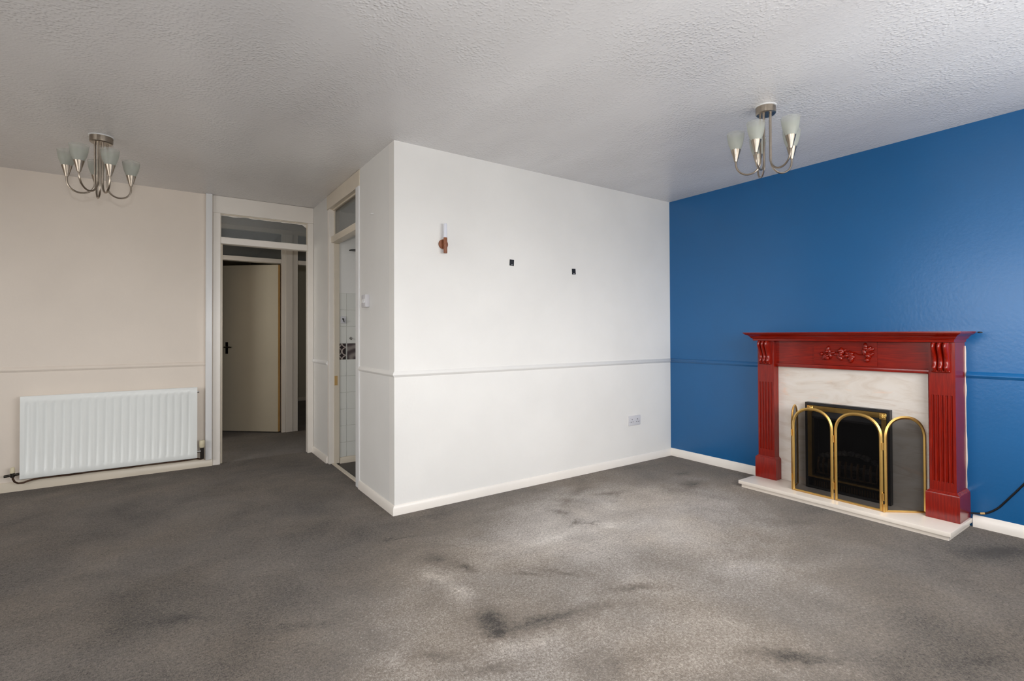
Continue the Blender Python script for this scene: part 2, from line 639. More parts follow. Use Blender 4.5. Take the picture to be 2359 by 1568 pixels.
# ------------------------------------------------------------------ room shell
Y1, X2, X1, Y2, H = 3.189, 1.191, 3.886, 5.380, 2.40
XL = -3.2
bm = bmesh.new()
bx(bm, (XL - .1, YR - .1, -.12), (X1 + .1, Y1 + .03, 0))
bx(bm, (XL - .1, Y1 + .03, -.12), (X2 + .03, Y2 + .065, 0))
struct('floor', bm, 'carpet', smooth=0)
struct('floor_hall', B((-1.3, Y2 + .068, -.12), (3.95, 9.9, -.002)), 'hall_carpet', smooth=0)
struct('floor_kitchen', B((X2 + .033, Y1 + .04, -.12), (3.9, Y2 + .06, -.006)), 'kitchen_floor', smooth=0)
struct('ceiling', B((XL - .1, YR - .1, H), (X1 + .15, 9.9, H + .12)), 'ceiling', smooth=0)

struct('wall_right', B((X1, YR - .1, 0), (X1 + .12, Y1 + .09, H)), 'blue_wall', smooth=0)
struct('wall_white', B((X2, Y1, 0), (X1, Y1 + .09, H)), 'white_wall', smooth=0)
struct('wall_passage', B((X2, Y1 + .09, 0), (X2 + .09, 3.900, H)), 'passage_wall', smooth=0)
struct('wall_passage_end', B((X2, 4.832, 0), (X2 + .09, Y2 + .09, H)), 'passage_wall', smooth=0)
struct('wall_left', B((XL, Y2, 0), (0.352, Y2 + .07, H)), 'cream_wall', smooth=0)
bm = bmesh.new()
bx(bm, (XL - .1, YR - .1, 0), (XL, SY0, H))
bx(bm, (XL - .1, SY1, 0), (XL, Y2 + .07, H))
bx(bm, (XL - .1, SY0, 0), (XL, SY1, SZ0))
bx(bm, (XL - .1, SY0, SZ1), (XL, SY1, H))
struct('wall_side', bm, 'cream_wall', smooth=0)
w = sroot('window_2', (XL - .05, (SY0 + SY1) / 2, SZ0))
fr = bmesh.new()
for a, b in (((SY0, SZ0), (SY1, SZ0 + .06)), ((SY0, SZ1 - .06), (SY1, SZ1)), ((SY0, SZ0 + .06), (SY0 + .06, SZ1 - .06)), ((SY1 - .06, SZ0 + .06), (SY1, SZ1 - .06))):
    bx(fr, (XL - .08, a[0], a[1]), (XL - .03, b[0], b[1]), .006)
obj('window_frame', fr, 'gloss_white', w)
ym = (SY0 + SY1) / 2
obj('mullion', B((XL - .08, ym - .03, SZ0 + .06), (XL - .03, ym + .03, SZ1 - .06), .006), 'gloss_white', w)
obj('window_sill', B((XL - .02, SY0 - .05, SZ0 - .035), (XL + .12, SY1 + .05, SZ0 - .002), .006), 'gloss_white', w)
bm = bmesh.new()
bx(bm, (XL, YR - .12, 0), (WX0, YR, H))
bx(bm, (WX1, YR - .12, 0), (X1, YR, H))
bx(bm, (WX0, YR - .12, 0), (WX1, YR, WZ0))
bx(bm, (WX0, YR - .12, WZ1), (WX1, YR, H))
struct('wall_rear', bm, 'white_wall', smooth=0)
# window behind the camera: frame with two mullions and a board
w = sroot('window_1', ((WX0 + WX1) / 2, YR - .06, WZ0))
fr = bmesh.new()
for a, b in (((WX0, WZ0), (WX1, WZ0 + .06)), ((WX0, WZ1 - .06), (WX1, WZ1)), ((WX0, WZ0 + .06), (WX0 + .06, WZ1 - .06)), ((WX1 - .06, WZ0 + .06), (WX1, WZ1 - .06))):
    bx(fr, (a[0], YR - .09, a[1]), (b[0], YR - .04, b[1]), .006)
obj('window_frame', fr, 'gloss_white', w)
for x in (WX0 + (WX1 - WX0) * .27, WX0 + (WX1 - WX0) * .73):
    obj('mullion', B((x - .03, YR - .09, WZ0 + .06), (x + .03, YR - .04, WZ1 - .06), .006), 'gloss_white', w)
obj('window_sill', B((WX0 - .05, YR - .03, WZ0 - .035), (WX1 + .05, YR + .14, WZ0 - .002), .006), 'gloss_white', w)

# skirting and dado -------------------------------------------------
def skirt_profile(hh, t):
    return [(0, 0), (t, 0), (t, hh - .018), (t * .35, hh - .002), (0, hh)]


def run(bm, prof, p0, p1, d, m0=0.0, m1=0.0):
    """extrude a profile (out, z) along p0->p1; d = outward direction; m0/m1 lengthen the run by out*m at its ends (mitre)"""
    p0, p1, d = Vector(p0), Vector(p1), Vector(d)
    t = (p1 - p0).normalized()
    loft(bm, [[p0 - t * (o * m0) + d * o + Vector((0, 0, z)) for o, z in prof], [p1 + t * (o * m1) + d * o + Vector((0, 0, z)) for o, z in prof]])
    return bm


DADO = [(0, .916), (.004, .914), (.013, .898), (.0145, .894), (.012, .889), (.0055, .884), (.005, .880), (0, .877)]
T = .014
sk = skirt_profile(.062, T)
struct('baseboard_white', run(bmesh.new(), sk, (X2, Y1, 0), (X1, Y1, 0), (0, -1, 0), 1, -1), 'gloss', smooth=30)
struct('baseboard_passage', run(bmesh.new(), sk, (X2, Y1, 0), (X2, 3.90, 0), (-1, 0, 0), 1, 0), 'gloss', smooth=30)
struct('baseboard_passage_end', run(bmesh.new(), sk, (X2, 4.835, 0), (X2, Y2, 0), (-1, 0, 0)), 'gloss', smooth=30)
sk7 = skirt_profile(.070, T)
struct('baseboard_left', run(bmesh.new(), sk7, (XL, Y2, 0), (.352, Y2, 0), (0, -1, 0)), 'gloss_cream', smooth=30)
struct('baseboard_right_far', run(bmesh.new(), sk7, (X1, 2.213, 0), (X1, Y1, 0), (-1, 0, 0), 0, -1), 'gloss', smooth=30)
struct('baseboard_right_near', run(bmesh.new(), sk7, (X1, YR, 0), (X1, .942, 0), (-1, 0, 0)), 'gloss', smooth=30)
struct('trim_1', run(bmesh.new(), DADO, (X2, Y1, 0), (X1, Y1, 0), (0, -1, 0), 1, -1), 'white_wall', smooth=60)
struct('trim_2', run(bmesh.new(), DADO, (X2, Y1, 0), (X2, 3.90, 0), (-1, 0, 0), 1, 0), 'white_wall', smooth=60)
struct('trim_3', run(bmesh.new(), DADO, (X2, 4.835, 0), (X2, Y2, 0), (-1, 0, 0)), 'gloss_white', smooth=60)
DADO_L = [(o * .8, z + .004) for o, z in DADO]
struct('trim_4', run(bmesh.new(), DADO_L, (XL, Y2, 0), (.30, Y2, 0), (0, -1, 0)), 'cream_wall', smooth=60)
struct('trim_5', run(bmesh.new(), DADO, (X1, 2.20, 0), (X1, Y1, 0), (-1, 0, 0), 0, -1), 'blue_wall', smooth=60)
struct('trim_6', run(bmesh.new(), DADO, (X1, YR, 0), (X1, .965, 0), (-1, 0, 0)), 'blue_wall', smooth=60)
# square pipe boxing beside the first door
struct('trim_7', B((.297, Y2 - .045, .062), (.346, Y2, H - .001), .004, 2), 'gloss_white')

# ------------------------------------------------------------------ door_1: frame to the hall, no leaf
d1 = sroot('door_1', (.77, Y2, 0))
FY = Y2 - .012
obj('stile', B((.352, FY, 0), (.412, Y2 + .075, 2.245), .004), 'gloss', d1)
obj('stile', B((1.136, FY, 0), (1.1905, Y2 + .06, 2.245), .004), 'gloss', d1)
obj('header_panel', B((.352, FY, 2.245), (1.1905, Y2 + .07, H - .001), .003), 'gloss', d1)
obj('transom_rail', B((.412, FY + .002, 1.974), (1.136, Y2 + .07, 2.034), .004), 'gloss', d1)
obj('door_stop', B((.412, Y2 + .03, 0), (.430, Y2 + .07, 1.974), .003), 'gloss_cream', d1)
bead = bmesh.new()
bx(bead, (.412, Y2 + .004, 2.236), (1.136, Y2 + .02, 2.245))
bx(bead, (1.129, Y2 + .004, 2.034), (1.136, Y2 + .02, 2.236))
bx(bead, (.412, Y2 + .004, 2.034), (.416, Y2 + .02, 2.236))
obj('glazing_bead', bead, 'gloss_cream', d1)
obj('glass_pane', B((.414, Y2 + .021, 2.034), (1.135, Y2 + .025, 2.244)), 'pane', d1)
# wavy edge of paint left on the glass
rnd = random.Random(4)
pe = bmesh.new()
N = 46
up_, lo_ = [], []
for i in range(N + 1):
    x = .4125 + (1.136 - .4125) * i / N
    hgt = .004 + .007 * max(0, noise.noise((x * 9, 3.1, 0)) + .35) + .003 * rnd.random()
    if i > N - 3:
        hgt += .012 * (i - (N - 3))
    up_.append(pe.verts.new((x, Y2 + .0205, 2.237)))
    lo_.append(pe.verts.new((x, Y2 + .0205, 2.237 - hgt)))
for i in range(N):
    pe.faces.new((up_[i], up_[i + 1], lo_[i + 1], lo_[i]))
obj('paint_smear', pe, 'gloss', d1, smooth=0)

# ------------------------------------------------------------------ door_2: frame to the kitchen
d2 = sroot('door_2', (X2 + .045, 4.38, 0))
PX = X2 - .010
obj('stile', B((PX, 3.900, 0), (X2 + .09, 3.976, 2.275), .003), 'gloss_white', d2)
obj('stile', B((X2 - .002, 4.787, 0), (X2 + .0905, 4.832, 2.275), .003), 'gloss', d2)
obj('header_panel', B((PX + .005, 3.900, 2.275), (X2 + .09, 4.850, H - .001), .003), 'gloss_cream', d2)
obj('transom_rail', B((X2 + .016, 3.976, 1.972), (X2 + .0885, 4.787, 2.030), .006, 2), 'gloss_cream', d2)
st = bmesh.new()
bx(st, (X2 + .042, 4.776, 0), (X2 + .088, 4.788, 1.972), .002)
bx(st, (X2 + .042, 4.776, 2.030), (X2 + .088, 4.788, 2.275), .002)
obj('door_stop', st, 'gloss_cream', d2)
obj('door_stop', B((X2 + .042, 3.975, 0), (X2 + .088, 3.986, 1.972), .002), 'gloss_cream', d2)
o = obj('hinge_patch', B((X2 + .044, 4.7745, .70), (X2 + .070, 4.7765, .785)), 'bare_wood', d2)
o['label'] = 'bare yellowish wood patch where paint is missing'
bead = bmesh.new()
bx(bead, (X2 + .030, 3.976, 2.262), (X2 + .042, 4.787, 2.275))
bx(bead, (X2 + .058, 3.976, 2.250), (X2 + .070, 4.787, 2.275))
obj('glazing_bead', bead, 'gloss_cream', d2)
obj('glass_pane', B((X2 + .052, 3.977, 2.031), (X2 + .056, 4.776, 2.262)), 'pane', d2)
obj('threshold', B((X2 + .022, 3.977, -.002), (X2 + .055, 4.776, .008), .002), 'gloss_cream', d2)

# ------------------------------------------------------------------ kitchen
KY = 4.795
kw = struct('wall_kitchen', B((X2 + .0905, KY, 0), (3.9, KY + .09, H)), 'grout', origin=(1.28, KY, 0), smooth=0)
struct('wall_kitchen_end', B((3.86, Y1 + .09, 0), (3.95, KY + .09, H)), 'white_wall', smooth=0)
struct('wall_kitchen_upper', B((X2 + .091, KY - .006, 1.530), (3.86, KY, H - .001)), 'white_wall', smooth=0)
struct('baseboard_kitchen', run(bmesh.new(), skirt_profile(.055, .012), (X2 + .092, KY - .004, -.006), (3.86, KY - .004, -.006), (0, -1, 0)), 'gloss_cream', smooth=30)
cols = [(1.2825, 1.3375), (1.3495, 1.4965), (1.5005, 1.6475), (1.6515, 1.7985), (1.8025, 1.9495)]
rows = [(.050, .178), (.181, .328), (.331, .478), (.481, .628), (.631, .777), (.780, .925), (.928, 1.072), (1.075, 1.224), (1.228, 1.375), (1.379, 1.527)]
for j, (za, zb) in enumerate(rows):
    for i, (xa, xb) in enumerate(cols):
        mt, xs = 'tile', (xa, xb)
        if j == 6:
            mt = 'motif' if i % 2 == 0 else 'medallion'
        else:
            # plain tiles meet with fine joints
            xs = (1.2825 if i == 0 else 1.3435 + (i - 1) * .1502 + .001, 1.3425 + i * .1502)
        obj('tile', B((xs[0], KY - .007, za), (xs[1], KY + .001, zb), .0012), mt, kw, origin=((xa + xb) / 2 if i else 1.3375, KY - .007, za))
# fittings on the kitchen wall
t = thing('wall_plate', 'small pale square wall plate with dark lever on kitchen tiles', 'switch', (1.313, KY - .007, 1.253))
obj('plate', B((1.290, KY - .019, 1.255), (1.336, KY - .0075, 1.318), .003, 2), 'plastic', t)
lv = bmesh.new()
tube(lv, [(1.309, KY - .02, 1.296), (1.311, KY - .032, 1.284), (1.316, KY - .03, 1.264)], [.006, .005, .0035], 8)
bx(lv, (1.302, KY - .024, 1.288), (1.316, KY - .0185, 1.300), .001)
obj('lever', lv, 'black', t)
t = thing('tile_hook', 'small round chrome hook on tile above the patterned tiles', 'hook', (1.379, KY - .007, 1.119))
pr = bmesh.new()
tube(pr, [(1.379, KY - .0065, 1.119), (1.379, KY - .012, 1.119)], .013, 14)
obj('back_disc', pr, 'chrome', t)
pr = bmesh.new()
tube(pr, [(1.379, KY - .012, 1.119), (1.379, KY - .024, 1.117), (1.379, KY - .033, 1.113), (1.379, KY - .037, 1.119)], [.005, .005, .006, .004], 8)
obj('peg', pr, 'chrome', t)
t = thing('kitchen_shelf', 'slim black shelf edge high on kitchen wall past the doorway', 'shelf', (1.55, KY - .006, 1.915))
sh = bmesh.new()
loft(sh, [[(1.366, KY - .006, z), (1.372, KY - .045, z), (1.40, KY - .075, z), (1.80, KY - .075, z), (1.80, KY - .006, z)] for z in (1.917, 1.927)])
obj('board', sh, 'black', t)
for x in (1.45, 1.75):
    br = bmesh.new()
    loft(br, [[(x - .004, KY - .0062, 1.917), (x - .004, KY - .055, 1.917), (x - .004, KY - .0062, 1.87)], [(x + .004, KY - .0062, 1.917), (x + .004, KY - .055, 1.917), (x + .004, KY - .0062, 1.87)]])
    obj('bracket', br, 'black', t, smooth=0)

# ------------------------------------------------------------------ hall and the rooms beyond
HY = 6.68
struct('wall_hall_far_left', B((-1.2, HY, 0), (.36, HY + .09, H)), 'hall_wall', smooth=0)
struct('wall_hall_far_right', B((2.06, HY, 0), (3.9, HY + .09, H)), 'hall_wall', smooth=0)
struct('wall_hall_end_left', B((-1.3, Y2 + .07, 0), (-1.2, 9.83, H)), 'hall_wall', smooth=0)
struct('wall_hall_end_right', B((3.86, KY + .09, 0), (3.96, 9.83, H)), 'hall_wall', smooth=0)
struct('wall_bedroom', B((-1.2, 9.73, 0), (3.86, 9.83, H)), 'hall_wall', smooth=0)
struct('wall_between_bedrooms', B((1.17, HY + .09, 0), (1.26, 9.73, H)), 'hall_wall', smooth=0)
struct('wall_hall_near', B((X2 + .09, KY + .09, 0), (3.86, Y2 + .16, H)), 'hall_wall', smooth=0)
struct('baseboard_bedroom', run(bmesh.new(), skirt_profile(.06, .014), (1.26, 9.73, 0), (3.86, 9.73, 0), (0, -1, 0)), 'gloss_cream', smooth=30)
struct('baseboard_hall', run(bmesh.new(), skirt_profile(.06, .014), (-1.2, HY, 0), (.36, HY, 0), (0, -1, 0)), 'gloss_cream', smooth=30)

for nm, xa, xb in (('door_3', .36, 1.125), ('door_4', 1.303, 2.06)):
    d = sroot(nm, ((xa + xb) / 2, HY, 0))
    if nm == 'door_3':
        obj('stile', B((xa - .001, HY - .01, 0), (xa + .05, HY + .095, 2.35), .003), 'gloss', d)
        obj('stile', B((xb + .003, HY - .004, 0), (1.168, HY + .095, 2.35), .003), 'gloss', d)
        obj('stile', B((1.169, HY - .016, 0), (1.246, HY + .088, 2.35), .003), 'gloss', d)
        x0, x1 = xa + .05, xb + .003
    else:
        obj('stile', B((1.247, HY - .008, 0), (xa, HY + .095, 2.35), .003), 'gloss', d)
        obj('stile', B((xb - .05, HY - .01, 0), (xb - .001, HY + .095, 2.35), .003), 'gloss', d)
        x0, x1 = xa, xb - .05
    obj('header_panel', B((xa if nm == 'door_3' else 1.247, HY - .006, 2.35), (xb if nm == 'door_4' else 1.246, HY + .09, H - .001)), 'gloss', d)
    obj('transom_rail', B((x0, HY - .004, 1.998), (x1, HY + .09, 2.048), .003), 'gloss', d)
    obj('glass_pane', B((x0, HY + .04, 2.048), (x1, HY + .044, 2.35)), 'pane', d)
# half-open leaf of door_3, hinged on its right and swung into the room behind
hx, hy = 1.118, HY + .05
ang = math.radians(43)
ux, uy = -math.cos(ang), math.sin(ang)
nx, ny = -uy, ux            # towards the hall it is -n
WL = .715
lf = bmesh.new()


def leaf_pt(s, tt):
    return (hx + ux * s + nx * tt, hy + uy * s + ny * tt)


def leaf_box(bm, s0, s1, t0, t1, z0, z1):
    q = [leaf_pt(s0, t0), leaf_pt(s1, t0), leaf_pt(s1, t1), leaf_pt(s0, t1)]
    loft(bm, [[(a, b, z0) for a, b in q], [(a, b, z1) for a, b in q]])


leaf_box(lf, 0, WL, 0, .038, .012, 1.985)
leaf = struct('door_5', lf, 'hall_wall', origin=(hx, hy, 0), smooth=0)
e = bmesh.new()
leaf_box(e, -.003, -.0002, .001, .037, .012, 1.985)
obj('hinge_edge', e, 'bare_wood', leaf, smooth=0)['label'] = 'orange bare wood edge of the door'
side = 1 if (leaf_pt(.3, .05)[1] < leaf_pt(.3, 0)[1]) else -1
f0 = .038 if side > 0 else 0.0
hb = bmesh.new()
leaf_box(hb, WL - .075, WL - .045, f0, f0 + side * .006, .93, 1.07)
obj('handle_plate', hb, 'old_metal', leaf, smooth=0)
hb = bmesh.new()
a0, a1, a2 = leaf_pt(WL - .06, f0), leaf_pt(WL - .06, f0 + side * .045), leaf_pt(WL - .16, f0 + side * .048)
tube(hb, [(a0[0], a0[1], 1.01), (a1[0], a1[1], 1.01), (a2[0], a2[1], 1.008)], .009, 8)
obj('handle', hb, 'chrome', leaf)

# ------------------------------------------------------------------ hearth, marble panel, surround
HC = 1.586
t = thing('hearth', 'cream marble hearth slab on the carpet under the fireplace', 'hearth', (3.68, HC, 0))
obj('slab', B((3.485, .943, .025), (3.871, 2.229, .050), .003, 2), 'marble_lit', t)
obj('riser', B((3.500, .956, 0), (3.871, 2.211, .0249)), 'marble_lit', t)

bm = bmesh.new()
pa = [(3.765, 2.064, .0505), (3.765, 2.064, .899), (3.765, 1.1215, .899), (3.765, 1.1215, .0505), (3.765, 1.33, .0505), (3.765, 1.33, .64), (3.765, 1.832, .64), (3.765, 1.832, .0505)]
loft(bm, [pa, [(3.785, y, z) for x, y, z in pa]])
tag(obj('back_panel', bm, 'marble', origin=(3.775, HC, .05), smooth=0), 'upright cream marble panel framing the gas fire', 'fireplace panel')

s = thing('fire_surround', 'red mahogany fireplace surround with mantel shelf against the blue wall', 'fireplace', (3.80, HC, .05))
sh = bmesh.new()
prof = [(0, 1.156), (0, 1.149), (.006, 1.147), (.010, 1.142), (.018, 1.138), (.032, 1.132), (.044, 1.122), (.049, 1.113), (.056, 1.111), (.060, 1.106), (.062, 1.094), (.068, 1.092)]
ya, yb = .917, 2.255
rings = []
for o_, z in reversed(prof):
    q = o_ * .78
    rings.append([(3.600 + o_, ya + q, z), (3.884, ya + q, z), (3.884, yb - q, z), (3.600 + o_, yb - q, z)])
loft(sh, rings)
obj('mantel_shelf', sh, 'mahogany_h', s, smooth=25)
# frieze: recessed board, raised tablet, lower bead
obj('frieze', B((3.742, 1.098, .905), (3.884, 2.074, 1.0915), .001), 'mahogany_h', s)
tb = bmesh.new()
rect_rings(tb, [(3.7415, 3.7425, 1.385, 1.785, .930), (3.7415, 3.7425, 1.385, 1.785, 1.0912)])
bmesh.ops.translate(tb, verts=[v for v in tb.verts if v.co.x < 3.742], vec=(-.009, 0, 0))
obj('tablet', tb, 'mahogany_h', s, smooth=0)
obj('lower_bead', B((3.728, 1.098, .900), (3.7425, 2.074, .926), .005, 2), 'mahogany_h', s)
# carved fruit and leaves
cv = bmesh.new()
rnd = random.Random(11)


def blob(bm, c, r, sc, rot):
    g = bmesh.ops.create_icosphere(bm, subdivisions=2, radius=1.0)
    mtx = Matrix.Translation(c) @ Matrix.Rotation(rot, 4, 'X') @ Matrix.Diagonal((r * sc[0], r * sc[1], r * sc[2], 1))
    bmesh.ops.transform(bm, matrix=mtx, verts=g['verts'])


def spray(cy, cz, n, ry, rz, seed):
    q = random.Random(seed)
    for k in range(n):
        a = q.random() * 2 * PI
        rr = math.sqrt(q.random())
        y, z = cy + ry * rr * math.cos(a), cz + rz * rr * math.sin(a)
        if k % 3 == 0:      # fruit
            blob(cv, (3.727 - .006 * q.random(), y, z), .012 + .004 * q.random(), (.95, 1, 1), 0)
        else:               # leaf
            blob(cv, (3.7285 - .003 * q.random(), y, z), .021 + .007 * q.random(), (.42, 1.0, .52), q.random() * PI)


spray(1.577, .995, 17, .052, .050, 1)
spray(1.695, 1.015, 9, .036, .040, 2)
spray(1.447, 1.013, 11, .036, .046, 3)
vine = [(3.733, 1.70 - .005 * k * 5.3, 1.012 + .010 * math.sin(k * 1.3)) for k in range(11)]
tube(cv, vine, .0045, 6)
obj('carved_ornament', cv, 'mahogany', s, smooth=60)


def pilaster(yc):
    w_ = .0645
    # fluted shaft: plain top and bottom, five grooves between
    fl = [yc + d for d in (-.044, -.022, 0, .022, .044)]
    plain, groove = [(3.705, yc - w_)], [(3.705, yc - w_)]
    for y in fl:
        for k, dx in ((-1, 0), (-.7, .0055), (0, .008), (.7, .0055), (1, 0)):
            yy = y + k * .0065
            plain.append((3.705, yy))
            groove.append((3.705 + dx, yy))
    tail = [(3.705, yc + w_), (3.884, yc + w_), (3.884, yc - w_)]
    plain += tail
    groove += tail
    b = bmesh.new()
    loft(b, [[(x, y, z) for x, y in pf] for pf, z in ((plain, .215), (plain, .27), (groove, .271), (groove, .779), (plain, .78), (plain, 1.0915))])
    obj('pilaster', b, 'mahogany', s, smooth=20)
    b = bmesh.new()
    p_ = .0825
    bk_ = 3.884 if yc < HC else 3.764
    rect_rings(b, [(3.690, bk_, yc - p_, yc + p_, .0505), (3.690, bk_, yc - p_, yc + p_, .196), (3.692, bk_, yc - p_ + .002, yc + p_ - .002, .204), (3.700, bk_, yc - p_ + .012, yc + p_ - .012, .214), (3.703, bk_, yc - p_ + .016, yc + p_ - .016, .218)])
    obj('plinth_block', b, 'mahogany', s, smooth=20)
    # scroll corbel with three rounded ribs
    cz = [(.913, .004), (.917, .020), (.921, .0225), (.926, .026), (.934, .037), (.944, .0405), (.954, .037), (.962, .031), (.975, .028), (.990, .030), (1.010, .037), (1.030, .047), (1.050, .0565), (1.066, .0605), (1.080, .058), (1.0908, .050)]
    b = bmesh.new()
    NU = 31
    hw = .0435
    rings = []
    for z, dd in cz:
        ring = []
        for k in range(NU):
            u = k / (NU - 1)
            lobe = abs(math.sin(3 * PI * u)) ** .55
            base = z < .925
            out = dd * (1 if base else (.50 + .54 * lobe))
            ring.append((3.7045 - out, yc + hw - 2 * hw * u, z))
        ring += [(3.7055, yc - hw, z), (3.7055, yc + hw, z)]
        rings.append(ring)
    loft(b, rings)
    obj('corbel', b, 'mahogany', s, smooth=50)


pilaster(1.0365)
pilaster(2.1300)

# ------------------------------------------------------------------ gas fire in the panel's opening
g = thing('gas_fire', 'black inset gas fire with brass trim behind the mesh screen', 'gas fire', (3.76, HC, .05))
ca = bmesh.new()
yA, yB = 1.314, 1.846


def yz_frame(bm, x0, x1, ya, yb, za, zb, wd, wz_top=None, wz_bot=None):
    wt_, wb_ = wz_top if wz_top is not None else wd, wz_bot if wz_bot is not None else wd
    bx(bm, (x0, ya, za), (x1, ya + wd, zb))
    bx(bm, (x0, yb - wd, za), (x1, yb, zb))
    bx(bm, (x0, ya + wd, zb - wt_), (x1, yb - wd, zb))
    bx(bm, (x0, ya + wd, za), (x1, yb - wd, za + wb_))


yz_frame(ca, 3.725, 3.7645, yA, yB, .0505, .656, .018)
obj('casing', ca, 'black', g, smooth=0)
tr_ = bmesh.new()
yz_frame(tr_, 3.721, 3.760, yA + .0185, yB - .0185, .130, .636, .028, .034, .012)
obj('brass_trim', tr_, 'dull_brass', g, smooth=0)
for y in (yA + .037, yB - .037):
    c_ = bmesh.new()
    bx(c_, (3.7165, y - .020, .594), (3.7208, y + .020, .634), .0015)
    obj_c = obj('corner_plate', c_, 'brass', g)
    c_ = bmesh.new()
    for k in range(5):
        a = k * 2 * PI / 5
        blob(c_, (3.7155, y + .008 * math.cos(a), .614 + .008 * math.sin(a)), .006, (.5, 1, 1), 0)
    blob(c_, (3.7145, y, .614), .005, (.8, 1, 1), 0)
    obj('rosette', c_, 'brass', obj_c)
bxm = bmesh.new()
bx(bxm, (3.868, 1.335, .055), (3.872, 1.828, .635))
bx(bxm, (3.7655, 1.335, .055), (3.868, 1.339, .635))
bx(bxm, (3.7655, 1.824, .055), (3.868, 1.828, .635))
bx(bxm, (3.7655, 1.339, .630), (3.868, 1.824, .635))
bx(bxm, (3.7655, 1.339, .055), (3.868, 1.824, .160))
obj('fire_box', bxm, 'matt_black', g, smooth=0)
hd = bmesh.new()
loft(hd, [[(3.7345, y, .600), (3.728, y, .560), (3.735, y, .545), (3.764, y, .60)] for y in (1.362, 1.798)])
obj('hood', hd, 'black', g, smooth=0)
vg = bmesh.new()
bx(vg, (3.735, 1.362, .052), (3.7640, 1.798, .128))
obj('base_panel', vg, 'matt_black', g, smooth=0)
vs_ = bmesh.new()
for k in range(26):
    y = 1.38 + k * .016
    bx(vs_, (3.731, y, .066), (3.7345, y + .007, .112))
obj('vent_slats', vs_, 'bar', g, smooth=0)['kind'] = 'stuff'
for k in range(11):
    y = 1.395 + k * .037
    bow = .020 * math.sin(PI * (k + .5) / 11)
    b_ = bmesh.new()
    tube(b_, [(3.752 - bow, y, .165), (3.742 - bow, y, .20), (3.744 - bow, y, .245), (3.756 - bow, y, .275)], .0075, 6)
    obj('fret_bar', b_, 'bar', g)
b_ = bmesh.new()
tube(b_, [(3.758 - .020 * math.sin(PI * k / 20), 1.375 + .0205 * k, .163) for k in range(21)], .006, 6)
obj('fret_rail', b_, 'bar', g)
rnd = random.Random(5)
for k in range(22):
    y = 1.40 + .37 * (k % 11) / 10 + rnd.uniform(-.01, .01)
    lay = k // 11
    z = .200 + lay * .055 + .06 * math.sin(PI * (y - 1.36) / .44) * (.4 + lay * .6)
    c_ = bmesh.new()
    gg = bmesh.ops.create_icosphere(c_, subdivisions=1, radius=1)
    for v in c_.verts:
        v.co *= 1 + rnd.uniform(-.25, .2)
    bmesh.ops.transform(c_, matrix=Matrix.Translation((3.80 + .02 * lay, y, z)) @ Matrix.Rotation(rnd.random() * 6, 4, 'Z') @ Matrix.Diagonal((.028, .024, .022, 1)), verts=c_.verts)
    obj('coal', c_, 'coal', g, smooth=0)

# ------------------------------------------------------------------ folding brass fire screen
f = thing('fire_screen', 'folding brass fire screen with four arched mesh panels on the hearth', 'fire screen', (3.60, HC, .05))


def arch(w_, z0, zs, zt):
    """outline (s, z) of an arched panel"""
    pts = [(0, z0), (0, zs)]
    nn = 2.25
    for k in range(1, 20):
        a = PI * k / 20
        c, sn = math.cos(a), math.sin(a)
        pts.append((w_ / 2 - w_ / 2 * math.copysign(abs(c) ** (2 / nn), c), zs + (zt - zs) * abs(sn) ** (2 / nn)))
    pts += [(w_, zs), (w_, z0)]
    return pts


def screen_panel(p0, p1):
    p0, p1 = Vector(p0), Vector(p1)
    w_ = (p1 - p0).length
    d = (p1 - p0).normalized()
    nrm = Vector((0, 0, 1)).cross(d)
    hw, dp = .0115, .0065
    out = arch(w_, .0515, .500, .640)
    inn = arch(w_ - 2 * hw * 1.7, .0515 + .014, .500, .640 - hw * 1.7)
    inn = [(a + hw * 1.7, z) for a, z in inn]
    mid = [((a[0] + b[0]) / 2, (a[1] + b[1]) / 2) for a, b in zip(out, inn)]

    def P(s_, z, off):
        q = p0 + d * s_ + nrm * off
        return (q.x, q.y, z)
    b_ = bmesh.new()
    n = len(out)
    loops = [[P(*q, 0) for q in out], [P(*q, -dp * .8) for q in [(o_[0] * .7 + i_[0] * .3, o_[1] * .7 + i_[1] * .3) for o_, i_ in zip(out, inn)]], [P(*q, -dp) for q in mid], [P(*q, -dp * .8) for q in [(o_[0] * .3 + i_[0] * .7, o_[1] * .3 + i_[1] * .7) for o_, i_ in zip(out, inn)]], [P(*q, 0) for q in inn], [P(*q, dp) for q in mid]]
    loft(b_, loops + [loops[0]], cap=False)
    bmesh.ops.remove_doubles(b_, verts=b_.verts, dist=1e-5)
    fr_ = obj('panel_frame', b_, 'brass', f, smooth=50)
    b_ = bmesh.new()
    b_.faces.new([b_.verts.new(P(*q, 0.001)) for q in mid])
    obj('wire_mesh', b_, 'mesh', fr_, smooth=0)


A0, A1, A2 = (3.570, 1.862, 0), (3.570, 1.588, 0), (3.570, 1.300, 0)
screen_panel((3.570, 1.865, 0), (3.570 + .186 * math.cos(math.radians(15)), 1.865 + .186 * math.sin(math.radians(15)), 0))
screen_panel((3.570, 1.588, 0), (3.570, 1.862, 0))
screen_panel((3.570, 1.300, 0), (3.570, 1.582, 0))
screen_panel((3.752, 1.130, 0), (3.572, 1.292, 0))
for (x, y) in ((3.566, 1.585), (3.564, 1.296), (3.568, 1.8645)):
    for z in (.12, .43):
        b_ = bmesh.new()
        lathe(b_, [(.0045, 0), (.0045, .045)], (x, y, z), 10)
        obj('hinge', b_, 'brass', f)
b_ = bmesh.new()
tube(b_, [(3.5645, 1.293, .052), (3.5635, 1.291, .10)], .006, 8)
obj('foot', b_, 'brass', f)

